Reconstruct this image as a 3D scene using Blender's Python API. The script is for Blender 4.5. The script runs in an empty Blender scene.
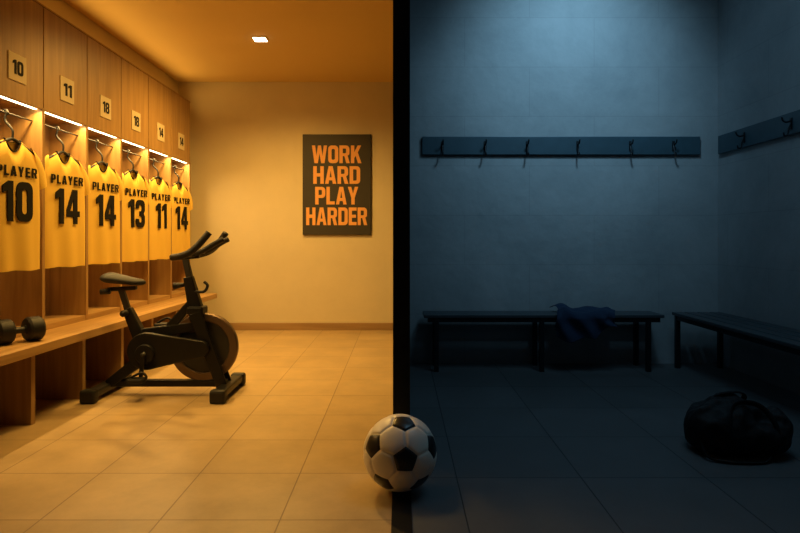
import bpy, bmesh, math, random
from mathutils import Vector, Matrix, noise
random.seed(3)
S=bpy.context.scene
COL=S.collection
S.view_settings.view_transform='Standard'
S.view_settings.look='None'

# ---------------------------------------------------------------- materials
def newmat(name):
    m=bpy.data.materials.new(name); m.use_nodes=True
    nt=m.node_tree
    return m,nt,nt.nodes['Principled BSDF']
def simple(name,col,rough=.5,metal=0,bump=0,bscale=200,spec=.5,var=0,vscale=6):
    m,nt,b=newmat(name)
    b.inputs['Base Color'].default_value=(*col,1)
    b.inputs['Roughness'].default_value=rough
    b.inputs['Metallic'].default_value=metal
    b.inputs['Specular IOR Level'].default_value=spec
    tc=nt.nodes.new('ShaderNodeTexCoord')
    if bump:
        n=nt.nodes.new('ShaderNodeTexNoise'); n.inputs['Scale'].default_value=bscale; n.inputs['Detail'].default_value=4
        nt.links.new(tc.outputs['Object'],n.inputs['Vector'])
        bp=nt.nodes.new('ShaderNodeBump'); bp.inputs['Strength'].default_value=bump; bp.inputs['Distance'].default_value=.01
        nt.links.new(n.outputs['Fac'],bp.inputs['Height']); nt.links.new(bp.outputs['Normal'],b.inputs['Normal'])
    if var:
        n=nt.nodes.new('ShaderNodeTexNoise'); n.inputs['Scale'].default_value=vscale; n.inputs['Detail'].default_value=7; n.inputs['Roughness'].default_value=.65
        nt.links.new(tc.outputs['Object'],n.inputs['Vector'])
        r=nt.nodes.new('ShaderNodeValToRGB')
        r.color_ramp.elements[0].position=.3; r.color_ramp.elements[1].position=.7
        r.color_ramp.elements[0].color=(*[c*(1-var) for c in col],1)
        r.color_ramp.elements[1].color=(*[min(1,c*(1+var)) for c in col],1)
        nt.links.new(n.outputs['Fac'],r.inputs['Fac']); nt.links.new(r.outputs['Color'],b.inputs['Base Color'])
    return m
def wood(name,c1,c2,scale,rough=.45):
    m,nt,b=newmat(name)
    tc=nt.nodes.new('ShaderNodeTexCoord'); mp=nt.nodes.new('ShaderNodeMapping'); mp.inputs['Scale'].default_value=scale
    n=nt.nodes.new('ShaderNodeTexNoise'); n.inputs['Scale'].default_value=1; n.inputs['Detail'].default_value=8; n.inputs['Distortion'].default_value=.6
    r=nt.nodes.new('ShaderNodeValToRGB'); r.color_ramp.elements[0].position=.3; r.color_ramp.elements[1].position=.72
    r.color_ramp.elements[0].color=(*c1,1); r.color_ramp.elements[1].color=(*c2,1)
    nt.links.new(tc.outputs['Object'],mp.inputs['Vector']); nt.links.new(mp.outputs['Vector'],n.inputs['Vector'])
    nt.links.new(n.outputs['Fac'],r.inputs['Fac']); nt.links.new(r.outputs['Color'],b.inputs['Base Color'])
    b.inputs['Roughness'].default_value=rough
    return m
def tile(name,c1,c2,mortar,size,off,rough):
    m,nt,b=newmat(name)
    tc=nt.nodes.new('ShaderNodeTexCoord'); mp=nt.nodes.new('ShaderNodeMapping'); mp.inputs['Location'].default_value=(off[0],off[1],0)
    br=nt.nodes.new('ShaderNodeTexBrick'); br.offset=0; br.squash=1
    br.inputs['Scale'].default_value=1; br.inputs['Brick Width'].default_value=size; br.inputs['Row Height'].default_value=size
    br.inputs['Mortar Size'].default_value=.003; br.inputs['Mortar Smooth'].default_value=.3
    br.inputs['Color1'].default_value=(*c1,1); br.inputs['Color2'].default_value=(*c2,1); br.inputs['Mortar'].default_value=(*mortar,1)
    nt.links.new(tc.outputs['Object'],mp.inputs['Vector']); nt.links.new(mp.outputs['Vector'],br.inputs['Vector'])
    n=nt.nodes.new('ShaderNodeTexNoise'); n.inputs['Scale'].default_value=3.5; n.inputs['Detail'].default_value=8; n.inputs['Roughness'].default_value=.7
    nt.links.new(tc.outputs['Object'],n.inputs['Vector'])
    mr=nt.nodes.new('ShaderNodeMapRange'); mr.inputs['From Min'].default_value=.3; mr.inputs['From Max'].default_value=.7; mr.inputs['To Min'].default_value=.8; mr.inputs['To Max'].default_value=1.12
    nt.links.new(n.outputs['Fac'],mr.inputs['Value'])
    mx=nt.nodes.new('ShaderNodeVectorMath'); mx.operation='SCALE'
    nt.links.new(br.outputs['Color'],mx.inputs[0]); nt.links.new(mr.outputs['Result'],mx.inputs['Scale'])
    nt.links.new(mx.outputs['Vector'],b.inputs['Base Color'])
    bp=nt.nodes.new('ShaderNodeBump'); bp.inputs['Strength'].default_value=.5; bp.inputs['Distance'].default_value=.003; bp.invert=True
    nt.links.new(br.outputs['Fac'],bp.inputs['Height']); nt.links.new(bp.outputs['Normal'],b.inputs['Normal'])
    rr=nt.nodes.new('ShaderNodeMapRange'); rr.inputs['To Min'].default_value=rough-.1; rr.inputs['To Max'].default_value=rough+.12
    nt.links.new(n.outputs['Fac'],rr.inputs['Value']); nt.links.new(rr.outputs['Result'],b.inputs['Roughness'])
    return m
def emit(name,col,st):
    m,nt,b=newmat(name)
    b.inputs['Base Color'].default_value=(*col,1)
    b.inputs['Emission Color'].default_value=(*col,1); b.inputs['Emission Strength'].default_value=st
    return m
def concrete(name,c1,c2,axis):
    m,nt,b=newmat(name)
    tc=nt.nodes.new('ShaderNodeTexCoord')
    n=nt.nodes.new('ShaderNodeTexNoise'); n.inputs['Scale'].default_value=1.7; n.inputs['Detail'].default_value=12; n.inputs['Roughness'].default_value=.72; n.inputs['Distortion'].default_value=.3
    nt.links.new(tc.outputs['Object'],n.inputs['Vector'])
    r=nt.nodes.new('ShaderNodeValToRGB'); r.color_ramp.elements[0].position=.32; r.color_ramp.elements[1].position=.68
    r.color_ramp.elements[0].color=(*c1,1); r.color_ramp.elements[1].color=(*c2,1)
    nt.links.new(n.outputs['Fac'],r.inputs['Fac'])
    sp=nt.nodes.new('ShaderNodeSeparateXYZ'); cb=nt.nodes.new('ShaderNodeCombineXYZ')
    nt.links.new(tc.outputs['Object'],sp.inputs[0]); nt.links.new(sp.outputs[axis],cb.inputs[0]); nt.links.new(sp.outputs['Z'],cb.inputs[1])
    br=nt.nodes.new('ShaderNodeTexBrick'); br.offset=.5
    br.inputs['Scale'].default_value=1; br.inputs['Brick Width'].default_value=1.1; br.inputs['Row Height'].default_value=.42
    br.inputs['Mortar Size'].default_value=.004; br.inputs['Mortar Smooth'].default_value=.6
    br.inputs['Color1'].default_value=(1,1,1,1); br.inputs['Color2'].default_value=(.95,.95,.95,1); br.inputs['Mortar'].default_value=(.84,.84,.84,1)
    nt.links.new(cb.outputs[0],br.inputs['Vector'])
    mx=nt.nodes.new('ShaderNodeVectorMath'); mx.operation='MULTIPLY'
    nt.links.new(r.outputs['Color'],mx.inputs[0]); nt.links.new(br.outputs['Color'],mx.inputs[1])
    nt.links.new(mx.outputs['Vector'],b.inputs['Base Color'])
    n2=nt.nodes.new('ShaderNodeTexNoise'); n2.inputs['Scale'].default_value=10; n2.inputs['Detail'].default_value=9
    nt.links.new(tc.outputs['Object'],n2.inputs['Vector'])
    bp=nt.nodes.new('ShaderNodeBump'); bp.inputs['Strength'].default_value=.35; bp.inputs['Distance'].default_value=.014
    nt.links.new(n2.outputs['Fac'],bp.inputs['Height']); nt.links.new(bp.outputs['Normal'],b.inputs['Normal'])
    b.inputs['Roughness'].default_value=.75
    return m

M_cream=simple('cream_plaster',(.66,.565,.37),.8,bump=.08,bscale=60,var=.04,vscale=3)
M_ceil=simple('ceiling_paint',(.74,.53,.21),.85)
M_conc=concrete('grey_plaster',(.29,.325,.35),(.41,.44,.465),'X')
M_conc2=concrete('grey_plaster_side',(.29,.325,.35),(.41,.44,.465),'Y')
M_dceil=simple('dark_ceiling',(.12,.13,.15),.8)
M_black=simple('black_panel',(.003,.004,.005),.6,spec=.2)
M_woodv=wood('oak_vertical',(.30,.165,.052),(.44,.265,.095),(26,26,1.6))
M_woodh=wood('oak_horizontal',(.38,.22,.075),(.55,.34,.13),(30,1.4,30))
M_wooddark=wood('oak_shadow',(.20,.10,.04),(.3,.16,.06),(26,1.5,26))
M_base=wood('baseboard_wood',(.30,.18,.08),(.38,.24,.11),(1.5,20,20))
M_tileL=tile('beige_tile',(.46,.325,.16),(.51,.365,.185),(.27,.18,.09),.45,(0,0),.38)
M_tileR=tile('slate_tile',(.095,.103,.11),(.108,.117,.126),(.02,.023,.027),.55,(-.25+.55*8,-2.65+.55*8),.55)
M_led=emit('led_strip_glow',(1,.80,.45),8)
M_lamp=emit('downlight_glow',(1,.88,.62),14)
M_yel=simple('jersey_fabric',(.88,.58,.11),.85,bump=.15,bscale=300,spec=.2)
M_ink=simple('jersey_print',(.010,.009,.008),.75,spec=.2)
M_paper=simple('plaque_face',(.60,.48,.28),.6)
M_poster=simple('poster_board',(.032,.026,.018),.6)
M_orange=simple('poster_lettering',(.80,.38,.10),.6)
M_bk=simple('black_powdercoat',(.010,.010,.010),.42,bump=.03,bscale=400,spec=.35)
M_rub=simple('black_rubber',(.009,.009,.009),.6)
M_steel=simple('flywheel_steel',(.17,.12,.085),.4,metal=.7)
M_gun=simple('iron_grey',(.04,.04,.04),.45,metal=.3)
M_rail=simple('blue_painted_wood',(.04,.085,.115),.45,var=.15)
M_slat=simple('blue_grey_slat',(.05,.066,.08),.4,var=.15)
M_metal=simple('dark_metal',(.02,.024,.03),.4,metal=.5)
M_cloth=simple('navy_cloth',(.010,.030,.075),.9,bump=.3,bscale=120)
M_bag=simple('bag_nylon',(.009,.010,.012),.68,bump=.6,bscale=22,spec=.3)
M_strap=simple('bag_webbing',(.010,.011,.013),.8,spec=.2)
M_white=simple('ball_white',(.80,.75,.66),.38,bump=.05,bscale=300)
M_bblack=simple('ball_black',(.012,.012,.014),.32)

# ---------------------------------------------------------------- helpers
def empty(name,loc=(0,0,0)):
    e=bpy.data.objects.new(name,None); e.empty_display_size=.1; e.location=loc; COL.objects.link(e); return e
def add(name,me,mat,parent=None,smooth=False):
    o=bpy.data.objects.new(name,me); COL.objects.link(o)
    if mat and not me.materials: me.materials.append(mat)
    if smooth:
        for p in me.polygons: p.use_smooth=True
    if parent:
        o.parent=parent
    return o
def bev(o,w,seg=2):
    m=o.modifiers.new('b','BEVEL'); m.width=w; m.segments=seg; m.limit_method='ANGLE'; m.angle_limit=.6
def box(name,x0,x1,y0,y1,z0,z1,mat,parent=None,b=0):
    bm=bmesh.new(); bmesh.ops.create_cube(bm,size=1)
    for v in bm.verts:
        v.co=Vector(((x0+x1)/2+v.co.x*(x1-x0),(y0+y1)/2+v.co.y*(y1-y0),(z0+z1)/2+v.co.z*(z1-z0)))
    me=bpy.data.meshes.new(name); bm.to_mesh(me); bm.free()
    o=add(name,me,mat,parent)
    if b: bev(o,b)
    return o
def mesh(name,vs,fs,mat,parent=None,smooth=True):
    me=bpy.data.meshes.new(name); me.from_pydata([tuple(v) for v in vs],[],fs); me.update()
    bm=bmesh.new(); bm.from_mesh(me); bmesh.ops.recalc_face_normals(bm,faces=bm.faces); bm.to_mesh(me); bm.free()
    return add(name,me,mat,parent,smooth)
def cat(pts,n=6):
    P=[Vector(p) for p in pts]; out=[]
    for i in range(len(P)-1):
        p0=P[max(i-1,0)];p1=P[i];p2=P[i+1];p3=P[min(i+2,len(P)-1)]
        for k in range(n):
            t=k/n
            out.append(.5*((2*p1)+(p2-p0)*t+(2*p0-5*p1+4*p2-p3)*t*t+(3*p1-p0-3*p2+p3)*t**3))
    out.append(P[-1]); return out
def tube(name,pts,r,mat,parent=None,smoothpath=True,seg=12,flat=1):
    P=cat(pts) if smoothpath and len(pts)>2 else [Vector(p) for p in pts]
    R=r if callable(r) else (lambda t:r)
    vs=[];fs=[]; prev=None
    for i,p in enumerate(P):
        d=(P[min(i+1,len(P)-1)]-P[max(i-1,0)]).normalized()
        if prev is None:
            a=d.orthogonal().normalized()
        else:
            a=(prev-d*prev.dot(d)).normalized()
        prev=a; b2=d.cross(a); rr=R(i/(len(P)-1))
        for k in range(seg):
            an=2*math.pi*k/seg; vs.append(p+(a*math.cos(an)+b2*math.sin(an)*flat)*rr)
    for i in range(len(P)-1):
        for k in range(seg):
            fs.append((i*seg+k,i*seg+(k+1)%seg,(i+1)*seg+(k+1)%seg,(i+1)*seg+k))
    fs.append(tuple(range(seg))); fs.append(tuple((len(P)-1)*seg+k for k in range(seg)))
    return mesh(name,vs,fs,mat,parent)
def beam(name,a,b,w0,h0,w1,h1,mat,parent=None,bv=.008):
    a=Vector(a);b=Vector(b);d=(b-a).normalized(); y=Vector((0,1,0)); n=d.cross(y).normalized()
    vs=[]
    for p,w,h in((a,w0,h0),(b,w1,h1)):
        for sy,sn in((-1,-1),(1,-1),(1,1),(-1,1)): vs.append(p+y*sy*w/2+n*sn*h/2)
    fs=[(0,1,2,3),(4,5,6,7),(0,1,5,4),(1,2,6,5),(2,3,7,6),(3,0,4,7)]
    o=mesh(name,vs,fs,mat,parent,False); bev(o,bv,3); return o
def lathe(name,prof,center,axis,mat,parent=None,seg=48):
    ax=Vector(axis).normalized(); a=ax.orthogonal().normalized(); b=ax.cross(a); c=Vector(center)
    vs=[];fs=[]
    for r,h in prof:
        for k in range(seg):
            an=2*math.pi*k/seg; vs.append(c+ax*h+(a*math.cos(an)+b*math.sin(an))*r)
    n=len(prof)
    for i in range(n-1):
        for k in range(seg): fs.append((i*seg+k,i*seg+(k+1)%seg,(i+1)*seg+(k+1)%seg,(i+1)*seg+k))
    if prof[0]!=prof[-1]:
        fs.append(tuple(range(seg))); fs.append(tuple((n-1)*seg+k for k in range(seg)))
    o=mesh(name,vs,fs,mat,parent,True)
    m=o.modifiers.new('es','EDGE_SPLIT'); m.split_angle=.6
    return o
# condensed block lettering, drawn as outlines (cap height 10)
def arc(cx,cy,r,a0,a1,n=5):
    return [(cx+r*math.cos(math.radians(a0+(a1-a0)*i/n)),cy+r*math.sin(math.radians(a0+(a1-a0)*i/n))) for i in range(n+1)]
def rr(x0,y0,x1,y1,bl,br,tr,tl):
    o=[]
    o+=arc(x0+bl,y0+bl,bl,180,270) if bl else [(x0,y0)]
    o+=arc(x1-br,y0+br,br,270,360) if br else [(x1,y0)]
    o+=arc(x1-tr,y1-tr,tr,0,90) if tr else [(x1,y1)]
    o+=arc(x0+tl,y1-tl,tl,90,180) if tl else [(x0,y1)]
    return o
GL={
'O':(6,[rr(0,0,6,10,2,2,2,2),rr(2,1.9,4,8.1,.8,.8,.8,.8)]),
'0':(6,[rr(0,0,6,10,2.1,2.1,2.1,2.1),rr(2,1.9,4,8.1,.9,.9,.9,.9)]),
'D':(6,[rr(0,0,6,10,0,2,2,0),rr(2,1.8,4,8.2,0,.7,.7,0)]),
'P':(6,[[(0,0),(2,0),(2,3.7),(4,3.7)]+arc(4,5.7,2,270,360)+arc(4,8,2,0,90)+[(0,10)],rr(2,5.4,4,8.3,0,.6,.6,0)]),
'R':(6.2,[[(0,0),(2,0),(2,4),(3,4),(4.1,0),(6.2,0),(4.9,4.3)]+arc(4.3,5.8,1.7,320,360)+arc(4,8,2,0,90)+[(0,10)],rr(2,5.6,4,8.3,0,.6,.6,0)]),
'H':(6,[[(0,0),(2,0),(2,4.1),(4,4.1),(4,0),(6,0),(6,10),(4,10),(4,6),(2,6),(2,10),(0,10)]]),
'A':(6.4,[[(0,0),(1.95,0),(2.3,2),(4.1,2),(4.45,0),(6.4,0),(4.35,10),(2.05,10)],[(2.6,3.7),(3.8,3.7),(3.2,7.6)]]),
'W':(9,[[(0,10),(1.5,0),(3.5,0),(4.5,5.6),(5.5,0),(7.5,0),(9,10),(7.1,10),(6.35,4),(5.4,10),(3.6,10),(2.65,4),(1.9,10)]]),
'K':(6.3,[[(0,0),(2,0),(2,2.9),(2.8,4.2),(4.2,0),(6.3,0),(4.1,6.1),(6.1,10),(4.05,10),(2,6.2),(2,10),(0,10)]]),
'L':(4.9,[[(0,0),(4.9,0),(4.9,1.8),(2,1.8),(2,10),(0,10)]]),
'E':(5,[[(0,0),(5,0),(5,1.8),(2,1.8),(2,4.2),(4.6,4.2),(4.6,5.9),(2,5.9),(2,8.2),(5,8.2),(5,10),(0,10)]]),
'Y':(6.2,[[(2.1,0),(4.1,0),(4.1,3.8),(6.2,10),(4.15,10),(3.1,6.1),(2.05,10),(0,10),(2.1,3.8)]]),
'1':(3.8,[[(1.8,0),(3.8,0),(3.8,10),(2.1,10),(0,8.7),(0,6.9),(1.8,7.6)]]),
'4':(6.4,[[(3.4,0),(5.3,0),(5.3,2.1),(6.4,2.1),(6.4,3.8),(5.3,3.8),(5.3,10),(3.0,10),(0,3.9),(0,2.1),(3.4,2.1)],[(1.75,3.8),(3.4,3.8),(3.4,7.4)]]),
'3':(6,[[(0,3.1),(0,2)]+arc(2,2,2,180,270)+arc(4,2,2,270,360)+[(6,4.1),(5.1,5.1),(6,6.1)]+arc(4,8,2,0,90)+arc(2,8,2,90,180)+[(0,6.9),(2,6.9),(2,7.8),(2.4,8.2),(3.6,8.2),(4,7.8),(4,6.4),(3.5,5.9),(2.5,5.9),(2.5,4.2),(3.5,4.2),(4,3.7),(4,2.2),(3.6,1.8),(2.4,1.8),(2,2.2),(2,3.1)]]),
'8':(6,[arc(2,2,2,180,270)+arc(4,2,2,270,360)+[(6,4.1),(5.2,5.1),(6,6.1)]+arc(4,8,2,0,90)+arc(2,8,2,90,180)+[(0,6.1),(.8,5.1),(0,4.1)],rr(2,1.8,4,4.3,.5,.5,.5,.5),rr(2,5.9,4,8.2,.5,.5,.5,.5)]),
}
def text(name,s,w,h,mat,parent,matrix,ext=.004,gap=.9):
    cu=bpy.data.curves.new(name+'_c','CURVE'); cu.dimensions='2D'; cu.fill_mode='BOTH'; cu.extrude=.01
    x=0
    for ch in s:
        gw,pl=GL[ch]
        for poly in pl:
            sp=cu.splines.new('POLY'); sp.points.add(len(poly)-1); sp.use_cyclic_u=True
            for p,q in zip(sp.points,poly): p.co=(x+q[0],q[1],0,1)
        x+=gw+gap
    x-=gap
    t=bpy.data.objects.new(name+'_t',cu); COL.objects.link(t)
    dg=bpy.context.evaluated_depsgraph_get(); dg.update()
    me=bpy.data.meshes.new_from_object(t.evaluated_get(dg))
    bpy.data.objects.remove(t); bpy.data.curves.remove(cu)
    for v in me.vertices:
        v.co=Vector(((v.co.x-x/2)/x*w,(v.co.y-5)/10*h,(1 if v.co.z>0 else -1)*ext/2))
    me.transform(matrix)
    me.materials.clear(); me.materials.append(mat); me.name=name
    return add(name,me,mat,parent)

# ---------------------------------------------------------------- room shell
WL=-2.59; YB=7.0; ZC=2.893
WR=2.703; YR=5.10; ZR=3.45
box('floor',WL-.1,-.032,-.6,YB,-.1,0,M_tileL)
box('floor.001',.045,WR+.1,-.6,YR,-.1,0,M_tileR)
box('trim_threshold',-.032,.045,-.6,2.72,-.1,.004,M_black)
box('wall_left',WL-.1,WL,-.6,YB,0,ZC,M_cream)
box('wall_back',WL-.1,-.032,YB,YB+.1,-.1,ZC,M_cream)
box('ceiling',WL-.1,-.032,-.6,YB+.1,ZC,ZC+.1,M_ceil)
box('wall_partition',-.032,.045,2.72,YB+.1,-.1,ZR+.1,M_black)
box('wall_back.001',.045,WR+.1,YR,YR+.1,-.1,ZR,M_conc)
box('wall_right',WR,WR+.1,-.6,YR,0,ZR,M_conc2)
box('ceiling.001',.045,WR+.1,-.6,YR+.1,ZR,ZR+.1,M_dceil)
box('baseboard_back',-2.0,-.034,YB-.018,YB,0,.085,M_base,b=.004)

# ceiling downlight
dl=empty('recessed_ceiling_light',(0,0,0))
box('bezel',-1.345,-1.215,5.43,5.55,ZC-.008,ZC,M_cream,dl,.003)
box('diffuser',-1.335,-1.225,5.44,5.54,ZC-.013,ZC-.006,M_lamp,dl,.003)

# ---------------------------------------------------------------- lockers
LF=-2.30; ys=[2.79+.54*i for i in range(8)]
ZB=.464; ZL=1.90; ZT=2.556
lk=empty('wooden_locker_unit')
box('back_panel',WL+.002,WL+.02,ys[0],ys[-1]+.02,ZB,ZT,M_woodv,lk)
for i,y in enumerate(ys):
    box('divider_%d'%(i+1),WL+.02,LF,y-.012,y+.018,ZB,ZL,M_woodv,lk,.002)
box('bottom_board',WL+.02,LF-.005,ys[0]+.018,ys[-1]-.012,ZB,ZB+.035,M_woodh,lk,.002)
box('cabinet_body',WL+.02,LF-.022,ys[0],ys[-1]+.018,ZL+.0,ZT,M_woodv,lk)
box('cabinet_top',WL+.02,LF,ys[0],ys[-1]+.018,ZT,ZT+.012,M_woodv,lk,.002)
nums=['14','10','11','18','18','14','14']
MX=Matrix(((0,0,1,0),(1,0,0,0),(0,1,0,0),(0,0,0,1)))
for i in range(7):
    y0=ys[i]+.006; y1=ys[i+1]-.002
    box('door_panel_%d'%(i+1),LF-.021,LF,y0,y1,ZL-.012,ZT-.004,M_woodv,lk,.003)
    yc=(y0+y1)/2
    box('number_plaque_%d'%(i+1),LF,LF+.006,yc-.085,yc+.085,2.0,2.165,M_paper,lk,.002)
    text('plaque_number_%d'%(i+1),nums[i],.10,.085,M_ink,lk,Matrix.Translation((LF+.0075,yc,2.083))@MX,ext=.002)
    box('led_strip_%d'%(i+1),LF-.050,LF-.028,ys[i]+.03,ys[i+1]-.022,ZL-.012,ZL-.002,M_led,lk)
    tube('hanging_rail_%d'%(i+1),[(LF-.065,ys[i]+.018,1.815),(LF-.065,ys[i+1]-.012,1.815)],.005,M_rub,lk,False)
    L=bpy.data.lights.new('locker_led_light','AREA'); L.shape='RECTANGLE'; L.size=.03; L.size_y=.46; L.energy=5.0; L.color=(1,.61,.19); L.spread=2.9
    o=bpy.data.objects.new('locker_led_light_%d'%(i+1),L); COL.objects.link(o); o.parent=lk; o.location=(LF-.030,yc,ZL-.020)
    o.rotation_euler=(0,math.radians(-14),0)

# built-in bench
BF=-2.02
wb=empty('wooden_bench')
box('seat_board',WL+.002,BF,2.5,6.63,ZB-.055,ZB-.001,M_woodh,wb,.004)
for i in range(8):
    y=2.87+.55*i
    if y>6.6: break
    box('support_%d'%(i+1),WL+.02,-2.09,y-.02,y+.02,0,ZB-.056,M_woodv,wb,.003)
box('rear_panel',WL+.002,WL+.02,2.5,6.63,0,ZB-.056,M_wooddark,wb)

# ---------------------------------------------------------------- jerseys
def jersey(num,yc,idx,rot=76,sc=1.0,xc=-2.322):
    E=empty('soccer_jersey')
    T=Matrix.Translation((xc,yc,.865))@Matrix.Rotation(math.radians(rot),4,'Z')@Matrix.Scale(sc,4)
    H=.80; N=64; R=34
    ph=idx*1.7
    def ztop(u,front):
        a=abs(u)
        z=H-.012-.085*max(0,(a-.28))/.72*1.0
        if a<.30: z-= (.075 if front else .02)*(1-(a/.30)**2)
        return z
    def hw(v):
        return .184+.008*math.sin(v*3)+.010*(1-v)**2
    vs=[]
    for j in range(R+1):
        v=j/R
        for k in range(N):
            an=2*math.pi*k/N; c=math.cos(an); s=math.sin(an); front=s<0
            zt=ztop(c,front); z=zt*v
            w=hw(v)
            d=.035*(1-max(0,(v-.86)/.14)**2*.93)
            fold=.008*math.sin(c*7+ph+v*2)*(1-v)+.005*math.sin(c*17+ph*2)*max(0,abs(c)-.55)
            y=(abs(s)**.8)*(1 if s>0 else -1)*d+fold*abs(s)
            zz=z+ (.003*math.sin(c*6+ph) if j==0 else 0)
            vs.append(T@Vector((c*w,y,zz)))
    fs=[]
    for j in range(R):
        for k in range(N): fs.append((j*N+k,j*N+(k+1)%N,(j+1)*N+(k+1)%N,(j+1)*N+k))
    b=mesh('jersey_body',vs,fs,M_yel,E)
    col=[]
    for k in range(N+1):
        an=2*math.pi*k/N; u=.31*math.cos(an); s=math.sin(an)
        z=ztop(u,s<0)+.002
        col.append(T@Vector((u*.19,s*.012,z)))
    tube('collar',[tuple(p) for p in col],.0045,M_ink,E,False,8)
    for sg in(-1,1):
        vs=[];fs=[];n=24;r=12
        a=Vector((sg*.155,0,.615)); bt=Vector((sg*.13,0,H-.045))
        a2=Vector((sg*.190,0,.500)); b2=Vector((sg*.246,0,.535))
        for j in range(r+1):
            t=j/r
            lo=a.lerp(a2,t); hi=bt.lerp(b2,t)+Vector((sg*.03,0,.015))*math.sin(t*math.pi)
            for k in range(n):
                an=2*math.pi*k/n; c=(math.cos(an)+1)/2
                p=lo.lerp(hi,c); p.y=math.sin(an)*(.022+.004*math.sin(t*6+ph))
                vs.append(T@p)
        for j in range(r):
            for k in range(n): fs.append((j*n+k,j*n+(k+1)%n,(j+1)*n+(k+1)%n,(j+1)*n+k))
        mesh('sleeve_%s'%('a' if sg<0 else 'b'),vs,fs,M_yel,E)
    TX=Matrix(((1,0,0,0),(0,0,-1,0),(0,1,0,0),(0,0,0,1)))
    text('jersey_name','PLAYER',.28,.060,M_ink,E,T@Matrix.Translation((0,-.0385,.595))@TX,ext=.004,gap=2.2)
    text('jersey_number',num,.21 if num!='11' else .16,.240,M_ink,E,T@Matrix.Translation((0,-.0400,.415))@TX,ext=.007,gap=1.2)
    pts=[T@Vector(p) for p in((-.16,0,H-.085),(-.05,0,H-.03),(0,0,H-.01),(.05,0,H-.03),(.16,0,H-.085))]
    tube('hanger_bar',[tuple(p) for p in pts],.010,M_rub,E)
    c0=T@Vector((0,0,H-.015))
    rc=Vector((LF-.065,c0.y,1.815)); hk=[]
    for k in range(9):
        an=math.radians(-70+k*30)
        hk.append((rc.x+.014*math.cos(an),rc.y,rc.z+.014*math.sin(an)))
    tube('hanger_hook',[tuple(c0),(c0.x,c0.y,c0.z+.06),(rc.x,rc.y,rc.z-.05)]+hk,.007,M_rub,E,True,8)
jn=['14','10','14','14','13','11','14']
for i in range(7):
    jersey(jn[i],(ys[i]+ys[i+1])/2-.006,i)

# ---------------------------------------------------------------- poster
po=empty('motivational_poster')
box('poster_board',-1.132,-.338,YB-.03,YB-.001,1.11,2.278,M_poster,po,.004)
TP=Matrix(((1,0,0,0),(0,0,-1,0),(0,1,0,0),(0,0,0,1)))
for k,(s,w,zc) in enumerate((('WORK',.575,2.045),('HARD',.545,1.805),('PLAY',.50,1.565),('HARDER',.71,1.325))):
    text('lettering_%d'%(k+1),s,w,.205,M_orange,po,Matrix.Translation((-.735,YB-.032,zc))@TP,ext=.004,gap=.7)

# ---------------------------------------------------------------- dumbbell
db=empty('dumbbell')
c=Vector((-2.18,3.43,ZB+.070)); ax=Vector((.55,.83,0)).normalized()
for sg,nm in((-1,'weight_a'),(1,'weight_b')):
    prof=[(.03,-.044),(.060,-.042),(.070,-.030),(.070,.030),(.060,.042),(.03,.044)]
    lathe(nm,prof,c+ax*sg*.08,ax,M_rub,db,32)
    lathe(nm+'_cap',[(.026,-.049),(.026,.049)],c+ax*sg*.08,ax,M_gun,db,24)
tube('grip',[tuple(c-ax*.06),tuple(c),tuple(c+ax*.06)],lambda t:.014+.005*math.sin(t*math.pi),M_gun,db)

# ---------------------------------------------------------------- exercise bike
bk=empty('exercise_bike'); Y0=4.10
def V(x,z,dy=0): return (x,Y0+dy,z)
for nm,x in(('rear_stabilizer',-2.0),('front_stabilizer',-1.17)):
    box(nm,x-.040,x+.040,Y0-.25,Y0+.25,.028,.080,M_bk,bk,.012)
    for sg in(-1,1):
        box(nm+('_foot_a' if sg<0 else '_foot_b'),x-.050,x+.050,Y0+sg*.24-.035,Y0+sg*.24+.035,0,.088,M_rub,bk,.016)
beam('base_rail',V(-1.98,.075),V(-1.18,.075),.06,.045,.06,.045,M_bk,bk)
beam('rear_leg',V(-1.985,.07),V(-1.74,.25),.07,.06,.08,.085,M_bk,bk)
beam('seat_tube',V(-1.715,.26),V(-1.862,.58),.07,.10,.055,.06,M_bk,bk)
beam('seat_post',V(-1.845,.53),V(-1.905,.715),.034,.04,.034,.036,M_gun,bk,.005)
beam('seat_slider',V(-2.0,.712),V(-1.80,.724),.04,.028,.04,.028,M_bk,bk)
tube('seat_knob',[V(-2.02,.70,-.05),V(-1.96,.705,-.045)],.020,M_rub,bk,False)
tube('post_knob',[V(-1.86,.555,-.03),V(-1.86,.555,-.075)],.022,M_rub,bk,False)
vs=[];fs=[];n=20;r=20
for j in range(r+1):
    t=j/r; x=-2.03+t*.29
    w=.090*(1-t)**.7+.024; w*=min(1,(t+.03)*6)**.5
    zc=.775+.016*math.cos(t*math.pi)
    hgt=.046*min(1,(t+.03)*5)**.5*(1-.5*t)*min(1,(1.03-t)*8)**.5
    w*=min(1,(1.03-t)*8)**.5
    for k in range(n):
        an=2*math.pi*k/n; s=math.sin(an)
        vs.append(V(x,zc+hgt*(s if s>0 else s*.8),math.cos(an)*w))
for j in range(r):
    for k in range(n): fs.append((j*n+k,j*n+(k+1)%n,(j+1)*n+(k+1)%n,(j+1)*n+k))
fs.append(tuple(range(n))); fs.append(tuple(r*n+k for k in range(n)))
mesh('saddle',vs,fs,M_rub,bk)
beam('top_tube',V(-1.80,.40),V(-1.40,.46),.055,.08,.055,.07,M_bk,bk)
beam('diagonal_tube',V(-1.62,.40),V(-1.405,.64),.05,.06,.05,.055,M_bk,bk)
beam('front_post',V(-1.375,.50),V(-1.445,.80),.065,.105,.055,.06,M_bk,bk)
beam('handlebar_post',V(-1.43,.76),V(-1.468,.93),.036,.042,.036,.038,M_gun,bk,.005)
tube('handlebar_knob',[V(-1.47,.745,-.0),V(-1.545,.735,-.0)],lambda t:.012+.013*t,M_rub,bk,False)
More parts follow.
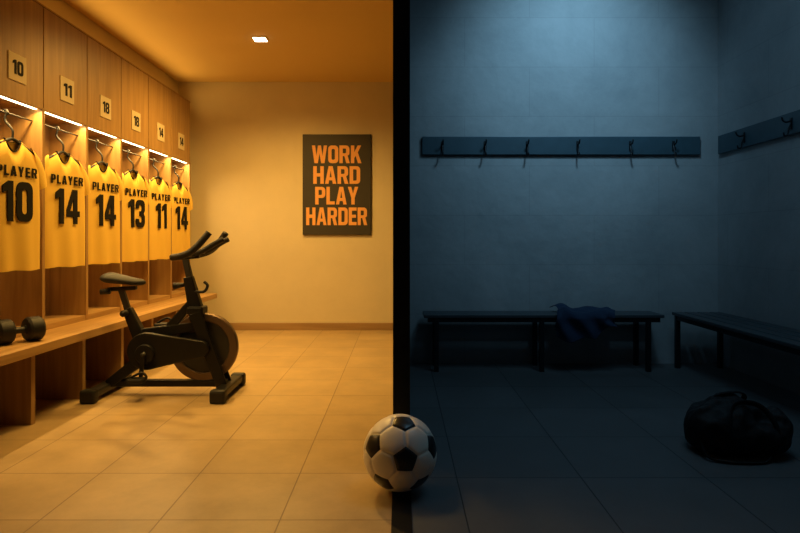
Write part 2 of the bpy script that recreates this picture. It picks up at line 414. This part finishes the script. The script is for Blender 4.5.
for sg in(-1,1):
    beam('fork_%s'%('a' if sg<0 else 'b'),V(-1.385,.56,sg*.052),V(-1.20,.06,sg*.052),.022,.085,.022,.075,M_bk,bk,.006)
box('fork_bridge',-1.44,-1.33,Y0-.062,Y0+.062,.545,.60,M_bk,bk,.012)
fc=(-1.338,Y0,.322)
lathe('flywheel_rim',[(.175,-.018),(.182,-.024),(.224,-.024),(.232,-.016),(.232,.016),(.224,.024),(.182,.024),(.175,.018),(.175,-.018)],fc,(0,1,0),M_steel,bk,72)
lathe('flywheel_disc',[(.03,-.010),(.178,-.010),(.178,.010),(.03,.010)],fc,(0,1,0),M_gun,bk,72)
lathe('flywheel_hub',[(.034,-.066),(.038,-.06),(.038,.06),(.034,.066)],fc,(0,1,0),M_bk,bk,32)
def hull(name,c1,r1,c2,r2,y0,y1,mat,parent):
    pts=[]
    dx=c2[0]-c1[0];dz=c2[1]-c1[1];D=math.hypot(dx,dz);base=math.atan2(dz,dx);al=math.acos((r1-r2)/D)
    for k in range(21):
        an=base+al+(2*math.pi-2*al)*k/20; pts.append((c1[0]+r1*math.cos(an),c1[1]+r1*math.sin(an)))
    for k in range(21):
        an=base-al+2*al*k/20; pts.append((c2[0]+r2*math.cos(an),c2[1]+r2*math.sin(an)))
    n=len(pts); vs=[(p[0],y0,p[1]) for p in pts]+[(p[0],y1,p[1]) for p in pts]
    fs=[tuple(range(n)),tuple(range(n,2*n))]+[(k,(k+1)%n,n+(k+1)%n,n+k) for k in range(n)]
    o=mesh(name,vs,fs,mat,parent,False); bev(o,.01,3); return o
hull('chain_guard',(-1.70,.305),.125,(-1.335,.322),.055,Y0-.098,Y0-.060,M_bk,bk)
hull('frame_core',(-1.72,.30),.10,(-1.60,.325),.075,Y0-.045,Y0+.045,M_bk,bk)
lathe('crank_cover',[(.02,-.012),(.060,-.010),(.066,.0),(.066,.012)],(-1.70,Y0-.108,.29),(0,1,0),M_bk,bk,32)
tube('crank_axle',[V(-1.70,.29,-.14),V(-1.70,.29,.12)],.016,M_gun,bk,False)
beam('crank_arm_a',V(-1.70,.29,-.13),V(-1.715,.135,-.13),.018,.032,.018,.026,M_bk,bk,.004)
beam('crank_arm_b',V(-1.70,.29,.11),V(-1.685,.445,.11),.018,.032,.018,.026,M_bk,bk,.004)
for nm,x,z,dy in(('pedal_a',-1.715,.135,-.19),('pedal_b',-1.685,.445,.17)):
    box(nm,x-.05,x+.05,Y0+dy-.045,Y0+dy+.045,z-.014,z+.014,M_rub,bk,.006)
    tube(nm+'_cage',[V(x-.045,z+.014,dy),V(x+.03,z+.05,dy),V(x+.062,z+.02,dy),V(x+.045,z-.012,dy)],.008,M_rub,bk)
beam('handlebar_slider',V(-1.56,.925),V(-1.37,.94),.04,.032,.04,.032,M_bk,bk)
tube('cross_bar',[V(-1.42,.95,-.21),V(-1.40,.95,0),V(-1.42,.95,.21)],.015,M_rub,bk)
for sg,nm in((-1,'a'),(1,'b')):
    tube('horn_'+nm,[V(-1.50,.935,sg*.15),V(-1.43,.945,sg*.19),V(-1.355,.975,sg*.205),V(-1.29,1.04,sg*.20),V(-1.245,1.10,sg*.185)],.0225,M_rub,bk)
    tube('inner_grip_'+nm,[V(-1.41,.95,sg*.07),V(-1.33,.975,sg*.07),V(-1.24,1.03,sg*.06),V(-1.19,1.055,sg*.055)],.0185,M_rub,bk)
box('console',-1.42,-1.34,Y0-.05,Y0+.05,.955,.985,M_rub,bk,.01)
tube('bottle_cage',[V(-1.395,.70,-.02),V(-1.33,.70,-.03),V(-1.305,.74,-.03),V(-1.33,.765,-.02)],.010,M_rub,bk)

# ---------------------------------------------------------------- soccer ball
phi=(1+5**.5)/2
ico=[]
for a in(-1,1):
    for b in(-phi,phi):
        ico+= [(0,a,b),(a,b,0),(b,0,a)]
ico=[Vector(v).normalized() for v in ico]
el=min((ico[0]-v).length for v in ico[1:])*1.05
nb={i:[j for j in range(12) if j!=i and (ico[i]-ico[j]).length<el] for i in range(12)}
panels=[]
def order(pts,c):
    c=c.normalized();a=c.orthogonal().normalized();b=c.cross(a)
    return sorted(pts,key=lambda p:math.atan2(p.dot(b),p.dot(a)))
for i in range(12):
    panels.append((order([(ico[i]*2+ico[j])/3 for j in nb[i]],ico[i]),1))
for i in range(12):
    for j in nb[i]:
        for k in nb[i]:
            if i<j<k and k in nb[j]:
                t=[ico[i],ico[j],ico[k]]
                panels.append((order([(a*2+b)/3 for a in t for b in t if a is not b],sum(t,Vector())),0))
R=.155; bvs=[];bfs=[];bmi=[]
q=ico[0].rotation_difference(Vector((.03,-1,.20)).normalized()).to_matrix()
q=Matrix.Rotation(math.radians(40),3,'Y')@q
for pts,kind in panels:
    c=sum(pts,Vector())/len(pts); n=10; m=len(pts)
    for e in range(m):
        A=pts[e];B=pts[(e+1)%m]; idx={}
        for i in range(n+1):
            for j in range(i+1):
                t=i/n
                p=c if i==0 else c.lerp(A.lerp(B,j/i),t)
                p=p.normalized()*R*(1-.030*t**14-.006*t**4)
                idx[(i,j)]=len(bvs); bvs.append(q@p)
        for i in range(n):
            for j in range(i+1):
                bfs.append((idx[(i,j)],idx[(i+1,j)],idx[(i+1,j+1)])); bmi.append(kind)
                if j<i: bfs.append((idx[(i,j)],idx[(i+1,j+1)],idx[(i,j+1)])); bmi.append(kind)
me=bpy.data.meshes.new('soccer_ball'); me.from_pydata([tuple(v+Vector((.0,2.52,R*.998+.004))) for v in bvs],[],bfs)
me.materials.append(M_white); me.materials.append(M_bblack)
for p,k in zip(me.polygons,bmi): p.material_index=k; p.use_smooth=True
bm=bmesh.new(); bm.from_mesh(me); bmesh.ops.remove_doubles(bm,verts=bm.verts,dist=1e-5); bmesh.ops.recalc_face_normals(bm,faces=bm.faces); bm.to_mesh(me); bm.free()
add('soccer_ball',me,None)

# ---------------------------------------------------------------- coat racks
def hook(pref,base,out,parent):
    b=Vector(base);o=Vector(out)
    lat=Vector((0,0,1)).cross(o)
    tube(pref+'_upper',[tuple(b+Vector((0,0,.02))),tuple(b+o*.03+Vector((0,0,.01))),tuple(b+o*.055+Vector((0,0,.02))),tuple(b+o*.065+Vector((0,0,.045)))],.006,M_metal,parent,True,8)
    tube(pref+'_lower',[tuple(b+Vector((0,0,.01))),tuple(b+o*.015+Vector((0,0,-.03))),tuple(b+o*.025+Vector((0,0,-.075))),tuple(b+o*.045+Vector((0,0,-.082))),tuple(b+o*.052+Vector((0,0,-.06)))],.006,M_metal,parent,True,8)
    p=b
    sz=Vector((abs(lat.x)*.010+abs(o.x)*.004,abs(lat.y)*.010+abs(o.y)*.004,.04))
    box(pref+'_plate',p.x-sz.x,p.x+sz.x,p.y-sz.y,p.y+sz.y,p.z-sz.z,p.z+sz.z,M_metal,parent)
cr=empty('coat_rack')
box('rail_board',.187,2.54,YR-.028,YR-.001,1.772,1.925,M_rail,cr,.004)
for k,x in enumerate((.36,.72,1.075,1.50,1.945,2.31)):
    hook('hook_%d'%(k+1),(x,YR-.031,1.845),(0,-1,0),cr)
cr2=empty('coat_rack')
box('rail_board',WR-.028,WR-.001,2.6,YR-.05,1.772,1.925,M_rail,cr2,.004)
for k,y in enumerate((2.98,3.52,4.10,4.66)):
    hook('hook_%d'%(k+1),(WR-.031,y,1.845),(-1,0,0),cr2)

# ---------------------------------------------------------------- dark room benches
b1=empty('slatted_bench')
for k in range(4):
    y=4.76+k*.076
    box('slat_%d'%(k+1),.19,2.10,y,y+.062,.43,.455,M_slat,b1,.004)
box('front_rail',.22,2.07,4.77,4.80,.395,.43,M_metal,b1); box('back_rail',.22,2.07,5.02,5.05,.395,.43,M_metal,b1)
for k,x in enumerate((.29,1.13,1.98)):
    for y,nm in((4.785,'front'),(5.035,'back')):
        box('leg_%s_%d'%(nm,k+1),x-.018,x+.018,y-.018,y+.018,0,.43,M_metal,b1,.003)
b2=empty('slatted_bench')
for k in range(4):
    x=2.25+k*.104
    box('slat_%d'%(k+1),x,x+.088,2.9,4.97,.43,.455,M_slat,b2,.004)
box('front_rail',2.26,2.29,2.95,4.93,.395,.43,M_metal,b2); box('back_rail',2.61,2.64,2.95,4.93,.395,.43,M_metal,b2)
for k,y in enumerate((3.30,4.92)):
    for x,nm in((2.275,'front'),(2.625,'back')):
        box('leg_%s_%d'%(nm,k+1),x-.018,x+.018,y-.018,y+.018,0,.43,M_metal,b2,.003)

# draped towel
vs=[];fs=[];NX=48;NS=50
for j in range(NS+1):
    s=j/NS*.50
    for i in range(NX+1):
        t=i/NX
        if s<.27: y=5.02-s; z=.466
        elif s<.31:
            a=(s-.27)/.04*math.pi/2; y=4.75-.02*math.sin(a); z=.466-.02*(1-math.cos(a))
        else: y=4.73; z=.446-(s-.31)*(.70+.30*math.sin(t*4.2+.4)+.10*math.sin(t*13))
        x=1.245+t*.47+.02*math.sin(s*14)+ .02*math.sin(t*7+s*10)
        lump=max(0,noise.noise(Vector((t*3.2,s*7,3)))+.25)*.05
        top=1 if s<.27 else max(0,1-(s-.27)/.05)
        z+=lump*top+.008*top+.02*top*math.exp(-((t-.2)/.12)**2)
        hang=1-top
        y-=hang*(.015+.018*(1+math.sin(t*19+2*math.sin(s*9)))+.015*noise.noise(Vector((t*6,s*8,0))))
        vs.append((x,y,z))
for j in range(NS):
    for i in range(NX):
        a=j*(NX+1)+i; fs.append((a,a+1,a+NX+2,a+NX+1))
tw=mesh('crumpled_towel',vs,fs,M_cloth); m=tw.modifiers.new('s','SOLIDIFY'); m.thickness=.006; m.offset=1
m=tw.modifiers.new('ss','SUBSURF'); m.levels=1; m.render_levels=1

# duffel bag
bg=empty('duffel_bag')
cx,cy=1.68,3.00; vs=[];fs=[];n=72;r=80
for j in range(r+1):
    t=j/r; u=t*2-1
    env=(1-abs(u)**4.0)**.45 if abs(u)<1 else 0
    env=max(env,.02)
    x=cx+u*.242
    sag=.80+.12*math.cos(u*2.2+.5)+.07*math.cos(u*6.0+.8)
    for k in range(n):
        an=2*math.pi*k/n; c=math.cos(an); s=math.sin(an)
        cc=abs(c)**.72*(1 if c>0 else -1); sn=abs(s)**.80*(1 if s>0 else -1)
        yy=cy+cc*.175*env*(1-.42*max(0,s))
        zz=.12+sn*(.165*sag if s>0 else .12)*(env if s>0 else env**.4)
        p=Vector((x,yy,zz))
        nn=noise.noise(p*8+Vector((2,0,0)))*.045+(.5-abs(noise.noise(p*12)))*.035+(.5-abs(noise.noise(p*24+Vector((0,5,0)))))*.014-.022
        nn+=-.012*abs(math.sin(x*22+math.sin(an*2)*1.6))*(.3+.7*max(0,s))
        d=Vector((0,cc,max(sn,0)))
        if s>-.8: p+=d*nn*env
        p.z=max(p.z,.002)
        vs.append(p)
for j in range(r):
    for k in range(n): fs.append((j*n+k,j*n+(k+1)%n,(j+1)*n+(k+1)%n,(j+1)*n+k))
fs.append(tuple(range(n))); fs.append(tuple(r*n+k for k in range(n)))
o=mesh('bag_body',vs,fs,M_bag,bg); m=o.modifiers.new('ss','SUBSURF'); m.levels=1; m.render_levels=1
tube('handle_a',[(cx-.11,cy-.165,.10),(cx-.105,cy-.145,.18),(cx-.07,cy-.10,.245),(cx+.0,cy-.085,.262),(cx+.07,cy-.10,.240),(cx+.105,cy-.145,.175),(cx+.11,cy-.165,.10)],.013,M_strap,bg,True,10,.4)
tube('handle_b',[(cx-.11,cy+.165,.10),(cx-.105,cy+.14,.19),(cx-.06,cy+.05,.265),(cx+.01,cy+.02,.285),(cx+.07,cy+.05,.262),(cx+.105,cy+.14,.185),(cx+.11,cy+.165,.10)],.013,M_strap,bg,True,10,.4)
tube('shoulder_strap',[(cx-.215,cy-.06,.10),(cx-.215,cy-.14,.02),(cx-.15,cy-.185,.008),(cx-.06,cy-.200,.008),(cx+.03,cy-.19,.008),(cx+.08,cy-.16,.03)],.010,M_strap,bg,True,10,.5)

# ---------------------------------------------------------------- lights
def area(name,loc,target,sx,sy,e,col,spread=math.pi):
    L=bpy.data.lights.new(name,'AREA'); L.shape='RECTANGLE'; L.size=sx; L.size_y=sy; L.energy=e; L.color=col; L.spread=spread
    o=bpy.data.objects.new(name,L); COL.objects.link(o); o.location=loc
    o.rotation_euler=(Vector(target)-Vector(loc)).to_track_quat('-Z','Y').to_euler(); return o
def spot(name,loc,target,e,col,ang,blend,rad=.08):
    L=bpy.data.lights.new(name,'SPOT'); L.energy=e; L.color=col; L.spot_size=math.radians(ang); L.spot_blend=blend; L.shadow_soft_size=rad
    o=bpy.data.objects.new(name,L); COL.objects.link(o); o.location=loc
    o.rotation_euler=(Vector(target)-Vector(loc)).to_track_quat('-Z','Y').to_euler(); return o
AMB=(1,.575,.135)
spot('downlight_lamp',(-1.28,5.49,ZC-.03),(-1.28,5.49,0),240,AMB,160,.7,.06)
area('warm_room_fill',(-1.3,3.9,ZC-.02),(-1.35,4.6,0),.8,1.0,42,AMB,2.1)  # added fill light, kept out of view; no panel fitting is there
spot('foreground_fill_spot',(-1.6,2.2,ZC-.03),(-1.5,2.6,0),8,AMB,80,.9,.1)  # added spot that brightens the left foreground floor, not an actual fixture
area('ceiling_fill_uplight',(-2.50,5.0,ZT+.05),(-1.6,5.0,ZC+.05),3.6,.05,7,AMB,2.8)  # added light over the lockers to brighten the ceiling; no cove exists
BLU=(.38,.74,1)
spot('wall_wash_lamp',(1.45,3.75,ZR-.06),(1.45,5.1,2.50),108,BLU,92,1,.15)
area('dark_room_fill',(1.4,2.9,ZR-.03),(1.4,3.1,0),1.2,1.2,11,BLU)  # unseen area fill lifting the dark room floor, without any fitting

w=bpy.data.worlds.new('world'); S.world=w; w.use_nodes=True
w.node_tree.nodes['Background'].inputs['Color'].default_value=(.25,.35,.5,1); w.node_tree.nodes['Background'].inputs['Strength'].default_value=.012

# ---------------------------------------------------------------- camera
cam=bpy.data.cameras.new('camera'); co=bpy.data.objects.new('camera',cam); COL.objects.link(co)
cam.sensor_width=36; cam.lens=27; cam.shift_y=-(266.5-240)/800
co.location=(0,0,1.05); co.rotation_euler=(math.pi/2,0,0); cam.clip_start=.02
S.camera=co
